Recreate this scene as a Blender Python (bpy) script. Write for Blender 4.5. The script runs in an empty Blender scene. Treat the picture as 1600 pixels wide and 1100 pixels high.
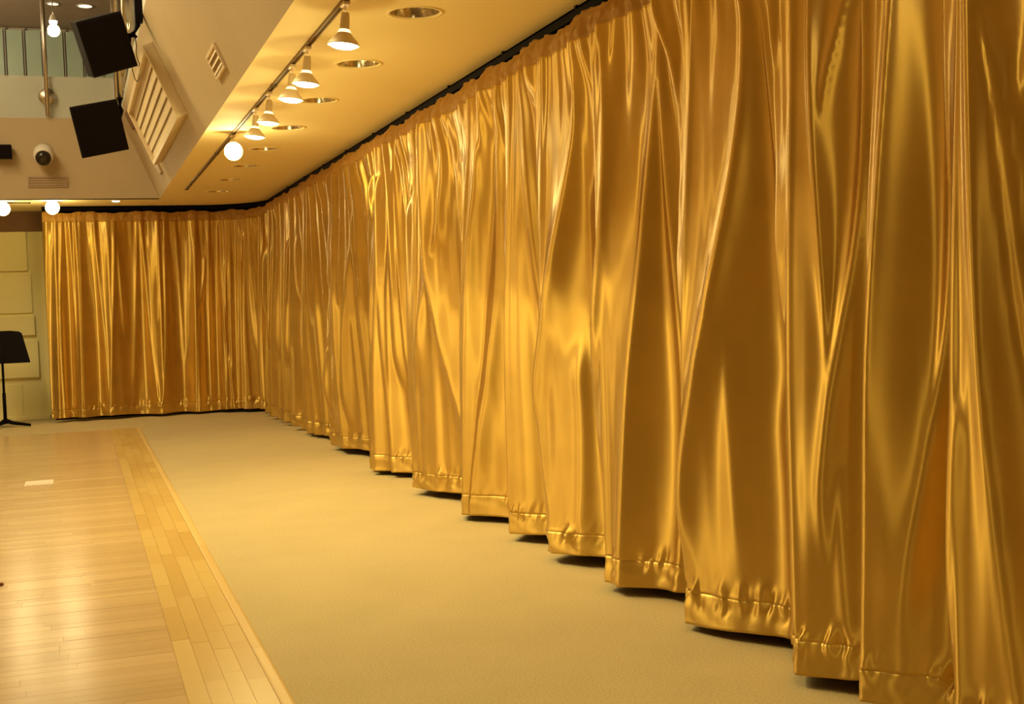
import bpy, bmesh, math, random
import numpy as np
from mathutils import Vector, Matrix, noise

C = bpy.context.scene.collection
R = math.radians
rnd = random.Random(7)

# ------------------------------------------------------------------ camera
HC = 1.5; YE = 27.6
F_PX, YAW, PITCH, ROLL = 1932.2, 0.3362, -0.0401, -0.0366
_F = Vector((math.sin(YAW)*math.cos(PITCH), math.cos(YAW)*math.cos(PITCH), math.sin(PITCH)))
_R0 = Vector((math.cos(YAW), -math.sin(YAW), 0)); _U0 = _R0.cross(_F)
_R = _R0*math.cos(ROLL) + _U0*math.sin(ROLL); _U = -_R0*math.sin(ROLL) + _U0*math.cos(ROLL)
cam_data = bpy.data.cameras.new('camera'); cam = bpy.data.objects.new('camera', cam_data); C.objects.link(cam)
cam.matrix_world = Matrix(((_R.x, _U.x, -_F.x, 0), (_R.y, _U.y, -_F.y, 0), (_R.z, _U.z, -_F.z, HC), (0, 0, 0, 1)))
cam_data.sensor_width = 36; cam_data.lens = F_PX*36/1600; cam_data.clip_start = .05; cam_data.clip_end = 200
bpy.context.scene.camera = cam

def ray(px, py): return _F*F_PX + _R*(px-800) - _U*(py-550)
def at(px, py, axis, val):
    """the point of the room where the line of sight of a photo pixel meets the plane x / y / z = val"""
    d = ray(px, py); i = 'xyz'.index(axis); o = Vector((0, 0, HC)); t = (val-o[i])/d[i]; return o + d*t

# ------------------------------------------------------------------ exposure, world, lights
sc = bpy.context.scene
sc.view_settings.view_transform = 'Standard'; sc.view_settings.look = 'None'
sc.view_settings.gamma = 1; sc.view_settings.use_curve_mapping = False
sc.view_settings.exposure = 0.04
w = bpy.data.worlds.new('world'); sc.world = w; w.use_nodes = True
w.node_tree.nodes['Background'].inputs[0].default_value = (1, .72, .4, 1)
w.node_tree.nodes['Background'].inputs[1].default_value = .02
WARM = (1.0, .80, .30); HALL = (1.0, .80, .43)
sc.cycles.diffuse_bounces = 8; sc.cycles.max_bounces = 14
H = 3.13; XS = 1.153; YB = 17.96
TRACK_X = 1.41
def lamp(name, kind, loc, energy, color=WARM, target=None, **kw):
    d = bpy.data.lights.new(name, kind); o = bpy.data.objects.new(name, d); C.objects.link(o)
    o.location = loc; d.energy = energy; d.color = color
    for k, v in kw.items(): setattr(d, k, v)
    if target is not None:
        o.rotation_euler = (Vector(target)-Vector(loc)).to_track_quat('-Z', 'Y').to_euler()
    return o
# added unseen fill and spots above the open well, the gallery's own light
lamp('hall_fill', 'AREA', (-3.4, 10.5, 7.7), 640, HALL, (-3.4, 10.5, 0), shape='RECTANGLE', size=2.0, size_y=9)  # soft area fill without a fixture, lifts the ambient level
for y_, e_ in ((8.0, 700), (12.0, 700), (16.0, 700)):
    lamp('unseen_hall_spot', 'SPOT', (-2.6, y_, 7.3), e_, WARM, (2.6, y_-2.5, 1.7), spot_size=R(52), spot_blend=1., shadow_soft_size=.12)  # small sources added to give the curtain folds crisp highlights
lamp('gallery_light', 'POINT', (-3.2, 21.0, 6.4), 420, (1, .91, .72), shadow_soft_size=.3)

# ------------------------------------------------------------------ material helpers
def mat(name, col=(.5, .5, .5), rough=.6, metal=0., **kw):
    m = bpy.data.materials.new(name); m.use_nodes = True
    b = m.node_tree.nodes['Principled BSDF']
    b.inputs['Base Color'].default_value = (*col, 1); b.inputs['Roughness'].default_value = rough
    b.inputs['Metallic'].default_value = metal
    for k, v in kw.items(): b.inputs[k].default_value = v
    return m
def N(m, t, **kw):
    n = m.node_tree.nodes.new(t)
    for k, v in kw.items():
        if k in n.inputs: n.inputs[k].default_value = v
        else: setattr(n, k, v)
    return n
def L(m, a, b): m.node_tree.links.new(a, b)
def bsdf(m): return m.node_tree.nodes['Principled BSDF']
def ramp(m, fac, stops):
    n = N(m, 'ShaderNodeValToRGB'); e = n.color_ramp.elements
    while len(e) < len(stops): e.new(.5)
    for x, (p, c) in zip(e, stops): x.position = p; x.color = (*c, 1)
    L(m, fac, n.inputs[0]); return n
def coords(m, scale=(1, 1, 1), kind='Object'):
    tc = N(m, 'ShaderNodeTexCoord'); mp = N(m, 'ShaderNodeMapping'); mp.inputs['Scale'].default_value = scale
    L(m, tc.outputs[kind], mp.inputs[0]); return mp.outputs[0]
def add_noise(m, scale, amount, c1, c2, vec=None, detail=4., bump=0., bscale=None, bdist=.002, lo=.3, hi=.7):
    vec = vec or coords(m)
    n = N(m, 'ShaderNodeTexNoise', Scale=scale, Detail=detail); L(m, vec, n.inputs['Vector'])
    r = ramp(m, n.outputs['Fac'], [(lo, c1), (hi, c2)]); L(m, r.outputs[0], bsdf(m).inputs['Base Color'])
    if bump:
        n2 = N(m, 'ShaderNodeTexNoise', Scale=bscale or scale, Detail=2.); L(m, vec, n2.inputs['Vector'])
        bp = N(m, 'ShaderNodeBump', Strength=bump, Distance=bdist); L(m, n2.outputs['Fac'], bp.inputs['Height'])
        L(m, bp.outputs[0], bsdf(m).inputs['Normal'])
    return m

m_ceil = add_noise(mat('ceiling_paint', rough=.75), 1.2, 1, (.90, .755, .41), (.93, .78, .43))
m_wall = add_noise(mat('wall_paint', rough=.7), 1.5, 1, (.43, .335, .205), (.46, .36, .22))
m_white = add_noise(mat('white_paint', rough=.6), 1.5, 1, (.56, .55, .50), (.60, .59, .54))
m_slot_shade = mat('slot_shade', (.002, .0015, .001), .95, **{'Specular IOR Level': .0})  # black colour stands in for the shade inside the curtain slot
m_low_bounce = mat('low_bounce_wall', (.20, .12, .06), .9)  # unseen near wall coloured dark to cut its bounce light
m_brown = add_noise(mat('brown_lintel', rough=.6), 2, 1, (.17, .085, .03), (.21, .10, .04))
m_carpet = mat('carpet', rough=.95)
v = coords(m_carpet)
a_ = N(m_carpet, 'ShaderNodeTexNoise', Scale=2.2, Detail=3.); L(m_carpet, v, a_.inputs['Vector'])
b_ = N(m_carpet, 'ShaderNodeTexNoise', Scale=95., Detail=3., Roughness=.8); L(m_carpet, v, b_.inputs['Vector'])
mx = N(m_carpet, 'ShaderNodeMath', operation='MULTIPLY_ADD'); L(m_carpet, b_.outputs['Fac'], mx.inputs[0]); mx.inputs[1].default_value = .85
ad = N(m_carpet, 'ShaderNodeMath', operation='MULTIPLY'); L(m_carpet, a_.outputs['Fac'], ad.inputs[0]); ad.inputs[1].default_value = .15
L(m_carpet, ad.outputs[0], mx.inputs[2])
r_ = ramp(m_carpet, mx.outputs[0], [(.33, (.38, .30, .135)), (.52, (.52, .425, .215)), (.68, (.61, .49, .255))]); L(m_carpet, r_.outputs[0], bsdf(m_carpet).inputs['Base Color'])
bp = N(m_carpet, 'ShaderNodeBump', Strength=.6, Distance=.004); L(m_carpet, b_.outputs['Fac'], bp.inputs['Height']); L(m_carpet, bp.outputs[0], bsdf(m_carpet).inputs['Normal'])
bsdf(m_carpet).inputs['Sheen Weight'].default_value = .15

def wood(name, tones, grain_axis, rough=.22, per_object=True):
    m = mat(name, rough=rough)
    sc_ = (2, 26, 26) if grain_axis == 'x' else (26, 2, 26)
    v = coords(m, sc_)
    geo = N(m, 'ShaderNodeNewGeometry')
    oi = N(m, 'ShaderNodeObjectInfo')
    n = N(m, 'ShaderNodeTexNoise', Scale=1.3, Detail=4.); L(m, v, n.inputs['Vector'])
    # shift the grain by the plank's own random number
    nt = N(m, 'ShaderNodeTexNoise', Scale=1.1, Detail=1.)
    mpv = N(m, 'ShaderNodeMapping'); mpv.inputs['Scale'].default_value = (.9, 11, 1) if grain_axis == 'x' else (14, 1.3, 1)
    L(m, geo.outputs['Position'], mpv.inputs[0]); L(m, mpv.outputs[0], nt.inputs['Vector'])
    s1 = N(m, 'ShaderNodeMath', operation='MULTIPLY'); L(m, n.outputs['Fac'], s1.inputs[0]); s1.inputs[1].default_value = .28
    s2 = N(m, 'ShaderNodeMath', operation='MULTIPLY_ADD'); L(m, oi.outputs['Random'] if per_object else nt.outputs['Fac'], s2.inputs[0])
    s2.inputs[1].default_value = .72 if per_object else 1.0
    L(m, s1.outputs[0], s2.inputs[2])
    r = ramp(m, s2.outputs[0], [(.1, tones[0]), (.55, tones[1]), (.95, tones[2])])
    L(m, r.outputs[0], bsdf(m).inputs['Base Color'])
    nb = N(m, 'ShaderNodeTexNoise', Scale=3., Detail=2.); L(m, geo.outputs['Position'], nb.inputs['Vector'])
    bp = N(m, 'ShaderNodeBump', Strength=.25, Distance=.01); L(m, nb.outputs['Fac'], bp.inputs['Height'])
    L(m, bp.outputs[0], bsdf(m).inputs['Normal'])
    return m
m_maple = wood('maple', [(.55, .39, .18), (.61, .44, .21), (.68, .50, .25)], 'x', .235)
m_maple2 = wood('maple_far', [(.55, .39, .18), (.61, .44, .21), (.68, .50, .25)], 'x', .235, per_object=False)
m_border = wood('border_wood', [(.55, .36, .10), (.63, .45, .15), (.67, .49, .175)], 'y', .3)
m_edge = wood('edging_wood', [(.68, .49, .20), (.72, .53, .22), (.75, .56, .24)], 'y', .3)
m_sub = mat('dark_joint', (.30, .19, .07), .8)

# satin cloth: woven threads run down the curtain, highlights spread across them
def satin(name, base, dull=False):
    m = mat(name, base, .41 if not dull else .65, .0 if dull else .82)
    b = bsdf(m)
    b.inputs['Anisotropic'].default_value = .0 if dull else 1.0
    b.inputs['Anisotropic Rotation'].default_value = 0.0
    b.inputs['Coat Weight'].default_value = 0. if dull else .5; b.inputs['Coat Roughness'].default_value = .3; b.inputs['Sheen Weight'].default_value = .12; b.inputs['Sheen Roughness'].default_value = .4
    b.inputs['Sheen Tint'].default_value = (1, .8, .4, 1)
    tg = N(m, 'ShaderNodeCombineXYZ'); tg.inputs[2].default_value = 1; L(m, tg.outputs[0], b.inputs['Tangent'])
    v = coords(m, (1, 1, 1))
    n = N(m, 'ShaderNodeTexNoise', Scale=3., Detail=2.); L(m, v, n.inputs['Vector'])
    c1 = tuple(x*.93 for x in base); c2 = tuple(min(1, x*1.05) for x in base)
    r = ramp(m, n.outputs['Fac'], [(.35, c1), (.65, c2)]); L(m, r.outputs[0], b.inputs['Base Color'])
    mp = coords(m, (70, 70, 70))
    nz = N(m, 'ShaderNodeTexNoise', Scale=9., Detail=2.); L(m, mp, nz.inputs['Vector'])
    bp = N(m, 'ShaderNodeBump', Strength=.12, Distance=.0006); L(m, nz.outputs['Fac'], bp.inputs['Height'])
    L(m, bp.outputs[0], b.inputs['Normal'])
    return m
m_satin = satin('gold_satin', (.72, .465, .10))
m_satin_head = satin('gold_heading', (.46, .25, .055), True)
m_satin_hem = satin('gold_hem', (.72, .48, .11))

m_vent = mat('vent_paint', (.36, .25, .15), .5)
m_louvre = add_noise(mat('louvre_paint', rough=.5), 2, 1, (.64, .52, .34), (.69, .57, .38))
m_metal = mat('brushed_steel', (.55, .50, .42), .3, 1.)
m_chrome = mat('reflector_metal', (.80, .72, .58), .18, 1.)
m_spk = mat('speaker_black', (.008, .005, .006), .8, **{'Specular IOR Level': .15})
m_grille = add_noise(mat('speaker_cloth', rough=.8), 200, 1, (.006, .004, .005), (.009, .006, .007))
bsdf(m_grille).inputs['Specular IOR Level'].default_value = .05
m_blk = mat('black_metal', (.005, .003, .004), .7, **{'Specular IOR Level': .08})
m_white_pl = mat('white_plastic', (.75, .70, .60), .4)
m_lampwhite = mat('lamp_enamel', (.74, .62, .42), .35)
m_cable = mat('cable_dark', (.10, .07, .04), .6)
m_lens = mat('lens_glass', (.02, .015, .012), .12)
m_glass = mat('balustrade_glass', (.96, .975, .95), .03, 0., **{'Transmission Weight': 1., 'IOR': 1.1})
m_green = add_noise(mat('frosted_green_panel', rough=.35), .8, 1, (.36, .42, .27), (.43, .50, .32))
m_mull = mat('mullion', (.30, .25, .16), .5)
m_door = add_noise(mat('cream_door_paint', rough=.55), 1.4, 1, (.80, .74, .38), (.86, .80, .42))
m_plate = mat('socket_steel', (.85, .74, .58), .4, .2)
m_scrap = mat('scrap_brown', (.20, .06, .015), .7)
def emis(name, col, s):
    m = bpy.data.materials.new(name); m.use_nodes = True; nt = m.node_tree
    nt.nodes.remove(nt.nodes['Principled BSDF']); e = nt.nodes.new('ShaderNodeEmission')
    e.inputs[0].default_value = (*col, 1); e.inputs[1].default_value = s
    nt.links.new(e.outputs[0], nt.nodes['Material Output'].inputs[0]); return m
m_bulb = emis('lit_bulb', (1, .84, .55), 16)
m_bulb_aim = emis('lit_bulb_aimed', (1, .84, .60), 30)
m_bulb_soft = emis('lit_neck', (1, .74, .36), 2.2)
m_down = emis('gallery_downlight_lit', (1, .80, .45), 2.4)

# ------------------------------------------------------------------ mesh helpers
def obj(name, data, m=None, parent=None, loc=None, rot=None):
    if isinstance(data, bmesh.types.BMesh):
        me = bpy.data.meshes.new(name); data.to_mesh(me); data.free()
    else: me = data
    o = bpy.data.objects.new(name, me); C.objects.link(o)
    if m is not None and not me.materials: me.materials.append(m)
    if parent is not None: o.parent = parent
    if loc is not None: o.location = loc
    if rot is not None: o.rotation_euler = rot
    return o
def box(bm, lo, hi):
    vs = [bm.verts.new((x, y, z)) for x in (lo[0], hi[0]) for y in (lo[1], hi[1]) for z in (lo[2], hi[2])]
    for f in ((0, 1, 3, 2), (4, 6, 7, 5), (0, 4, 5, 1), (2, 3, 7, 6), (0, 2, 6, 4), (1, 5, 7, 3)):
        bm.faces.new([vs[i] for i in f])
    return vs
def boxm(lo, hi, bevel=0):
    bm = bmesh.new(); box(bm, lo, hi)
    if bevel: bmesh.ops.bevel(bm, geom=bm.edges[:], offset=bevel, segments=2, affect='EDGES', profile=.5)
    return bm
def lathe(prof, n=32, cap0=False, cap1=False, bm=None, M=None):
    """turn a list of (radius, z) about z"""
    bm = bm or bmesh.new(); rows = []
    for r_, z_ in prof:
        row = []
        for k in range(n):
            a = 2*math.pi*k/n; p = Vector((r_*math.cos(a), r_*math.sin(a), z_))
            row.append(bm.verts.new(M @ p if M else p))
        rows.append(row)
    for a, b in zip(rows, rows[1:]):
        for k in range(n): bm.faces.new((a[k], a[(k+1) % n], b[(k+1) % n], b[k]))
    if cap0: bm.faces.new(list(reversed(rows[0])))
    if cap1: bm.faces.new(rows[-1])
    for f in bm.faces: f.smooth = True
    return bm
def tube(pts, r_, n=8, bm=None):
    bm = bm or bmesh.new(); pts = [Vector(p) for p in pts]; rows = []
    for i, p in enumerate(pts):
        d = (pts[min(i+1, len(pts)-1)]-pts[max(i-1, 0)]).normalized()
        q = d.to_track_quat('Z', 'Y'); rr = r_[i] if isinstance(r_, (list, tuple)) else r_
        rows.append([bm.verts.new(p + q @ Vector((rr*math.cos(2*math.pi*k/n), rr*math.sin(2*math.pi*k/n), 0))) for k in range(n)])
    for a, b in zip(rows, rows[1:]):
        for k in range(n): bm.faces.new((a[k], a[(k+1) % n], b[(k+1) % n], b[k]))
    bm.faces.new(list(reversed(rows[0]))); bm.faces.new(rows[-1])
    for f in bm.faces: f.smooth = len(f.verts) == 4
    return bm
def thing(name, label, cat, loc=(0, 0, 0), rot=(0, 0, 0), group=None):
    o = bpy.data.objects.new(name, None); C.objects.link(o); o.location = loc; o.rotation_euler = rot
    o.empty_display_size = .1
    return tag(o, label, cat, group)
def tag(o, label, cat, group=None):
    o['label'] = label; o['category'] = cat
    if group: o['group'] = group
    return o
def struct(name, data, m, label=None, parent=None):
    o = obj(name, data, m, parent)
    if parent is None: o['kind'] = 'structure'
    if label: o['label'] = label
    return o
def poly(bm, pts, z0, z1):
    """horizontal slab of a polygon outline"""
    a = [bm.verts.new((x, y, z0)) for x, y in pts]; b = [bm.verts.new((x, y, z1)) for x, y in pts]; n = len(pts)
    bm.faces.new(list(reversed(a))); bm.faces.new(b)
    for i in range(n): bm.faces.new((a[i], a[(i+1) % n], b[(i+1) % n], b[i]))

# ------------------------------------------------------------------ curtain path (right side, round corner, far side)
XC = 2.665; CY = 18.2; CR = .92; YC = CY+CR; CX = XC-CR
ARC = CR*math.pi/2; U_END = CY+ARC+(CX-(-.42))
def path(u):
    """point and inward normal of the curtain rail at running length u (u = y along the right side)"""
    if u <= CY: return (XC, u), (-1., 0.)
    if u <= CY+ARC:
        a = (u-CY)/CR; return (CX+CR*math.cos(a), CY+CR*math.sin(a)), (-math.cos(a), -math.sin(a))
    return (CX-(u-CY-ARC), YC), (0., -1.)
def offset_path(off, u0, u1, step=.12):
    us = [u0]+[CY-.0001+k*ARC/10 for k in range(11) if u0 < CY-.0001+k*ARC/10 < u1]+[u1]
    out = []
    for u in us:
        (x, y), (nx, ny) = path(u); out.append((x+nx*off, y+ny*off))
    return out

# ------------------------------------------------------------------ shell
XW0 = -4.6; YN = -2.6; ZT = 7.9
struct('floor', boxm((XW0, YN, -.12), (3.1, 20.2, 0)), m_carpet, 'gold-beige cut pile carpet along the curtain')
struct('wall_right', boxm((3.0, YN, 0), (3.12, 20.2, 3.6)), m_slot_shade, 'hidden wall behind the long gold curtain, coloured black as slot shade')
struct('wall_back', boxm((-.38, 19.55, 0), (3.0, 19.67, 3.6)), m_slot_shade, 'wall behind the far gold curtain, coloured black as slot shade')
struct('wall_left', boxm((XW0-.1, YN, 0), (XW0, YE, ZT)), m_wall)
struct('wall_near', boxm((XW0, YN-.1, 0), (3.1, YN, ZT)), m_low_bounce)
bm = bmesh.new(); box(bm, (XW0, YN, ZT), (XS+.3, YB+.1, ZT+.1)); struct('ceiling', bm, m_white, 'high ceiling over the open well')

# low ceiling: strip beside the curtain with round holes for the downlights, back strip round the corner
DL_X = 1.85; DL_R = .148; DLY = [6.72+1.468*k for k in range(-5, 8)]
bm = bmesh.new()
SX0, SX1 = DL_X-.25, DL_X+.25
slot = offset_path(-.035, YN, U_END)             # the edge of the ceiling beside the dark curtain slot
def face(pts): bm.faces.new([bm.verts.new((x, y, H)) for x, y in pts])
face([(XS, YN), (SX0, YN), (SX0, YB), (XS, YB)])
face([(SX1, YN), (slot[0][0], YN), (slot[1][0], slot[1][1]), (slot[1][0], YB), (SX1, YB)][:3]+[(slot[1][0], YB), (SX1, YB)])
y = YN
for c in DLY:
    face([(SX0, y), (SX1, y), (SX1, c-.25), (SX0, c-.25)])
    n = 32; ring = [];  sq = []
    for k in range(n):
        a = 2*math.pi*(k+.5)/n; ca, sa = math.cos(a), math.sin(a); s = .25/max(abs(ca), abs(sa))
        ring.append((DL_X+DL_R*ca, c+DL_R*sa)); sq.append((DL_X+s*ca, c+s*sa))
    for k in range(n):
        k2 = (k+1) % n; q = [ring[k], sq[k], sq[k2], ring[k2]]
        if abs(abs(sq[k][0]-DL_X)-.25) > 1e-6 and abs(abs(sq[k2][0]-DL_X)-.25) < 1e-6 or abs(abs(sq[k][0]-DL_X)-.25) < 1e-6 and abs(abs(sq[k2][0]-DL_X)-.25) > 1e-6:
            q = [ring[k], sq[k], (DL_X+math.copysign(.25, sq[k][0]-DL_X), c+math.copysign(.25, sq[k][1]-c)), sq[k2], ring[k2]]
        face(q)
    y = c+.25
face([(SX0, y), (SX1, y), (SX1, YB), (SX0, YB)])
# back strip
arc_part = [p for p in slot[1:-1]]
outline = [(slot[1][0], YB)] + arc_part + [(slot[-1][0], slot[-1][1]), (-.44, 20.0), (XW0, 20.0), (XW0, YB)]
face(outline)
bmesh.ops.remove_doubles(bm, verts=bm.verts, dist=1e-5)
bmesh.ops.recalc_face_normals(bm, faces=bm.faces)
struct('ceiling', bm, m_ceil, 'low warm ceiling beside the curtain with a row of round downlights')
# the top of the slot
bm = bmesh.new(); box(bm, (XS+.5, YN, 3.40), (3.1, 20.2, 3.46)); struct('trim_1', bm, m_slot_shade, 'top of the curtain slot, coloured black as shade')

# sloping soffit of the well and its back face
pc = at(188, 186, 'y', YB); XL2, ZL2 = pc.x, pc.z
bm = bmesh.new()
vs = [bm.verts.new(p) for p in ((XS, YN, H), (XL2, YN, ZL2), (XL2, YB, ZL2), (XS, YB, H))]; bm.faces.new(vs)
up = (Vector((XS-XL2, 0, H-ZL2)).cross(Vector((0, 1, 0)))).normalized()
if up.x < 0: up = -up
vb = [bm.verts.new(v_.co + Vector((.05, 0, .03))) for v_ in vs]; bm.faces.new(list(reversed(vb)))
for i in range(4): bm.faces.new((vs[i], vs[(i+1) % 4], vb[(i+1) % 4], vb[i]))
bmesh.ops.recalc_face_normals(bm, faces=bm.faces)
struct('trim_2', bm, m_wall, 'sloping plastered soffit under the gallery edge')
bm = bmesh.new()
a = [(XW0, YB, H), (XS, YB, H), (XL2, YB, ZL2), (XW0, YB, ZL2)]
v0 = [bm.verts.new(p) for p in a]; v1 = [bm.verts.new((p[0], p[1]+.15, p[2])) for p in a]
bm.faces.new(v0); bm.faces.new(list(reversed(v1)))
for i in range(4): bm.faces.new((v0[i], v0[(i+1) % 4], v1[(i+1) % 4], v1[i]))
bmesh.ops.recalc_face_normals(bm, faces=bm.faces)
struct('wall_far', bm, m_wall, 'plastered face below the far gallery')
# white gallery edge above
ZG = at(20, 118, 'y', YB+.06).z
struct('trim_3', boxm((XW0, YB+.06, ZL2), (XL2+.12, YB+.3, ZG)), m_white, 'white edge of the far gallery floor')
struct('trim_4', boxm((XL2, YN, ZL2), (XL2+.14, YB+.06, ZG)), m_white, 'white edge of the side gallery floor')
struct('floor', boxm((XW0, YB+.3, ZG-.25), (4.5, YE, ZG-.02)), m_brown, 'upper gallery floor')
struct('floor', boxm((XL2+.14, YN, ZG-.25), (4.5, YB+.3, ZG-.02)), m_brown, 'side gallery floor')
ZGC = 7.1; YG = at(40, 42, 'z', ZGC).y
struct('ceiling', boxm((XW0, YB+.1, ZGC), (4.5, YE, ZGC+.1)), m_wall, 'upper gallery ceiling')
struct('wall_gallery', boxm((XW0, YG+.12, ZG-.02), (4.5, YG+.25, ZGC)), m_wall, 'far wall of the upper gallery')
struct('wall_side', boxm((4.5, YN, ZG-.3), (4.6, YE, ZT)), m_wall, 'side wall of the upper gallery')
struct('ceiling', boxm((XS+.3, YN, ZT), (4.5, YB+.1, ZT+.1)), m_wall, 'ceiling over the side gallery')

# far lobby behind the curtain's left end: dark lintel, panelled door
struct('wall_lobby', boxm((XW0, 20.0, 2.83), (-.2, 20.12, H)), m_brown, 'dark brown lintel above the panelled door')
dxr = at(74, 500, 'y', 20.0).x; dx1 = at(52, 500, 'y', 20.0).x
dr = struct('door_1', boxm((XW0, 20.03, 0), (-.2, 20.12, 2.83)), m_door, 'cream panelled door at the far end beside the curtain')
def panel(z0, z1, x1, proud):
    obj('panel', boxm((x1-1.5, 20.03-proud, z0), (x1, 20.03, z1), .006), m_door, dr)
zz = [at(45, yy, 'y', 20.0).z for yy in (362, 424, 427, 490, 493, 524, 528, 590, 594, 652)]
panel(zz[1]+.01, zz[0], dx1-.04, .05); panel(zz[3]+.01, zz[2]-.03, dx1-.0, .03); panel(zz[5], zz[4], dx1+.02, .06)
panel(zz[7], zz[6]-.04, dx1+.05, .055); panel(.03, zz[8]-.05, dx1-.2, .01)
obj('door_frame', boxm((-.46, 19.99, 0), (-.2, 20.03, 2.83), .004), m_door, dr)
struct('baseboard_back', boxm((XW0, 19.96, 0), (-.46, 20.0-.0, .06), .004), m_door)

# ------------------------------------------------------------------ curtain surface
# crests of the great folds at the hem, running length along the rail
def uY(px, py, X=2.56): return at(px, py, 'x', X).y
CREST_PX = [(1378, 1095), (1250, 1050), (1077, 965), (943, 908), (858, 862), (800, 832), (730, 797), (655, 765), (600, 728), (537, 695), (483, 672)]
CREST_TOP = [(1402, 60), (1243, 60), (1086, 60), (949, 120), (850, 150), (800, 180), (735, 200), (651, 250), (603, 260), (541, 300), (486, 330)]
crests = []
for (a, b) in zip(CREST_PX, CREST_TOP):
    yb, yt = at(*a, 'z', .05).y, uY(*b, 2.60)
    yt = yb + max(-.35, min(.35, yt-yb))
    crests.append((yb, yt))
crests.sort()
while crests[0][0] > YN+.3: crests.insert(0, (crests[0][0]-rnd.uniform(.45, .62),)*2)
while crests[-1][0] < 17.6: crests.append((crests[-1][0]+rnd.uniform(.5, .75),)*2)
BACK_HEM = [400, 360, 308, 252, 173, 128, 90]
def uB(px, py): return CY+ARC+(CX-at(px, py, 'y', 19.0).x)
for p in (18.4, 19.15): crests.append((p, p))
for px in BACK_HEM: crests.append((uB(px, 600), uB(px-(3 if px < 330 else 0), 420)))
crests = sorted(crests); crests.append((U_END+.35, U_END+.35))

# drawn-out secondary folds: pixel traces of the photo's creases laid back on the curtain's plane, (points), strength, px width
RIDGES = [
 ([(752,150),(746,300),(748,600),(750,760)],1,7), ([(768,180),(767,300),(763,500),(760,610),(756,740)],1,7),
 ([(778,170),(788,330),(798,400)],.8,6), ([(808,130),(814,230),(820,370),(830,520),(838,610),(845,750)],.9,6),
 ([(826,140),(838,250),(842,380),(846,560)],1,10), ([(890,90),(886,200),(882,300),(874,430),(866,560),(862,700)],1,9),
 ([(908,330),(911,450),(913,600),(915,750)],.6,9), ([(920,120),(926,230),(932,350),(940,480),(943,600)],1,9),
 ([(940,60),(955,150),(958,250),(956,350),(955,450),(951,600),(948,750)],1.2,9),
 ([(1003,110),(998,200),(995,300),(991,450),(988,610),(987,850)],1,9),
 ([(1006,130),(1009,250),(1013,380),(1018,500),(1021,610),(1022,870)],1,9),
 ([(1013,30),(1028,140),(1042,240),(1055,330),(1068,400),(1075,470)],1.1,10),
 ([(1052,30),(1060,150),(1068,290),(1073,420),(1076,540)],.8,7),
 ([(1147,-40),(1142,120),(1137,300),(1128,420),(1118,500),(1106,600),(1098,750),(1094,850)],1.1,14),
 ([(1157,-60),(1164,100),(1171,200),(1181,310),(1190,450),(1201,600),(1208,750),(1214,860)],.9,9),
 ([(1170,-60),(1194,130),(1210,200),(1222,280),(1232,400),(1240,450)],1.1,12),
 ([(1200,-60),(1219,70),(1228,170),(1226,260)],.9,8),
 ([(1258,-60),(1266,100),(1275,300),(1283,420),(1290,550),(1292,700)],1,9),
 ([(1297,-60),(1285,60),(1278,120),(1275,200)],.9,9),
 ([(1323,-60),(1326,100),(1322,160),(1312,310),(1308,400),(1300,500),(1295,700),(1290,850)],1.2,14),
 ([(1357,-60),(1365,150),(1371,310),(1376,420)],.9,8), ([(1378,-60),(1386,80),(1388,200)],.7,7),
 ([(1471,-60),(1468,120),(1460,230),(1452,310),(1446,450),(1436,600),(1420,800),(1410,950)],1.2,14),
 ([(1515,-60),(1540,100),(1556,160),(1563,200),(1568,310),(1577,430),(1590,560),(1604,650)],1.2,13),
 ([(1604,-60),(1585,80),(1572,150),(1565,190)],1,12), ([(1518,-60),(1525,150),(1530,310),(1530,700)],.7,14),
 ([(1520,700),(1512,850),(1508,1000)],.7,20),
 ([(600,300),(604,420),(606,560),(608,700)],1,5), ([(586,300),(584,450),(585,700)],1,5), ([(656,500),(658,640),(662,730)],.8,6),
 ([(866,640),(872,720),(880,800)],.7,9), ([(896,600),(900,700),(902,800)],.7,9), ([(1130,560),(1136,720),(1142,880)],.45,12),
 ([(1180,700),(1186,800),(1190,900)],.8,12), ([(1300,760),(1304,880),(1308,980)],.8,14), ([(1450,760),(1446,900),(1444,1040)],.8,16),
 ([(661,210),(668,330),(676,450),(690,560),(703,660),(708,720)],1,6), ([(690,200),(700,300),(712,430),(716,560),(718,700)],1,5),
 ([(678,190),(680,300),(672,450),(668,600)],.8,5), ([(716,170),(714,300),(722,420)],.8,4),
 ([(618,240),(626,330),(632,430),(645,540),(648,660)],1,5), ([(636,230),(634,350),(630,500),(628,650)],.8,5),
 ([(575,260),(583,340),(592,430),(596,560)],.9,4), ([(560,270),(566,380),(574,520),(578,660)],.9,4),
 ([(612,240),(610,350),(612,480),(616,650)],.8,4),
 ([(500,290),(506,380),(517,470),(527,560),(533,640)],1,4), ([(516,290),(520,370),(534,470)],.9,3.5),
 ([(550,280),(548,400),(545,520),(548,650)],.9,4),
]
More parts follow.
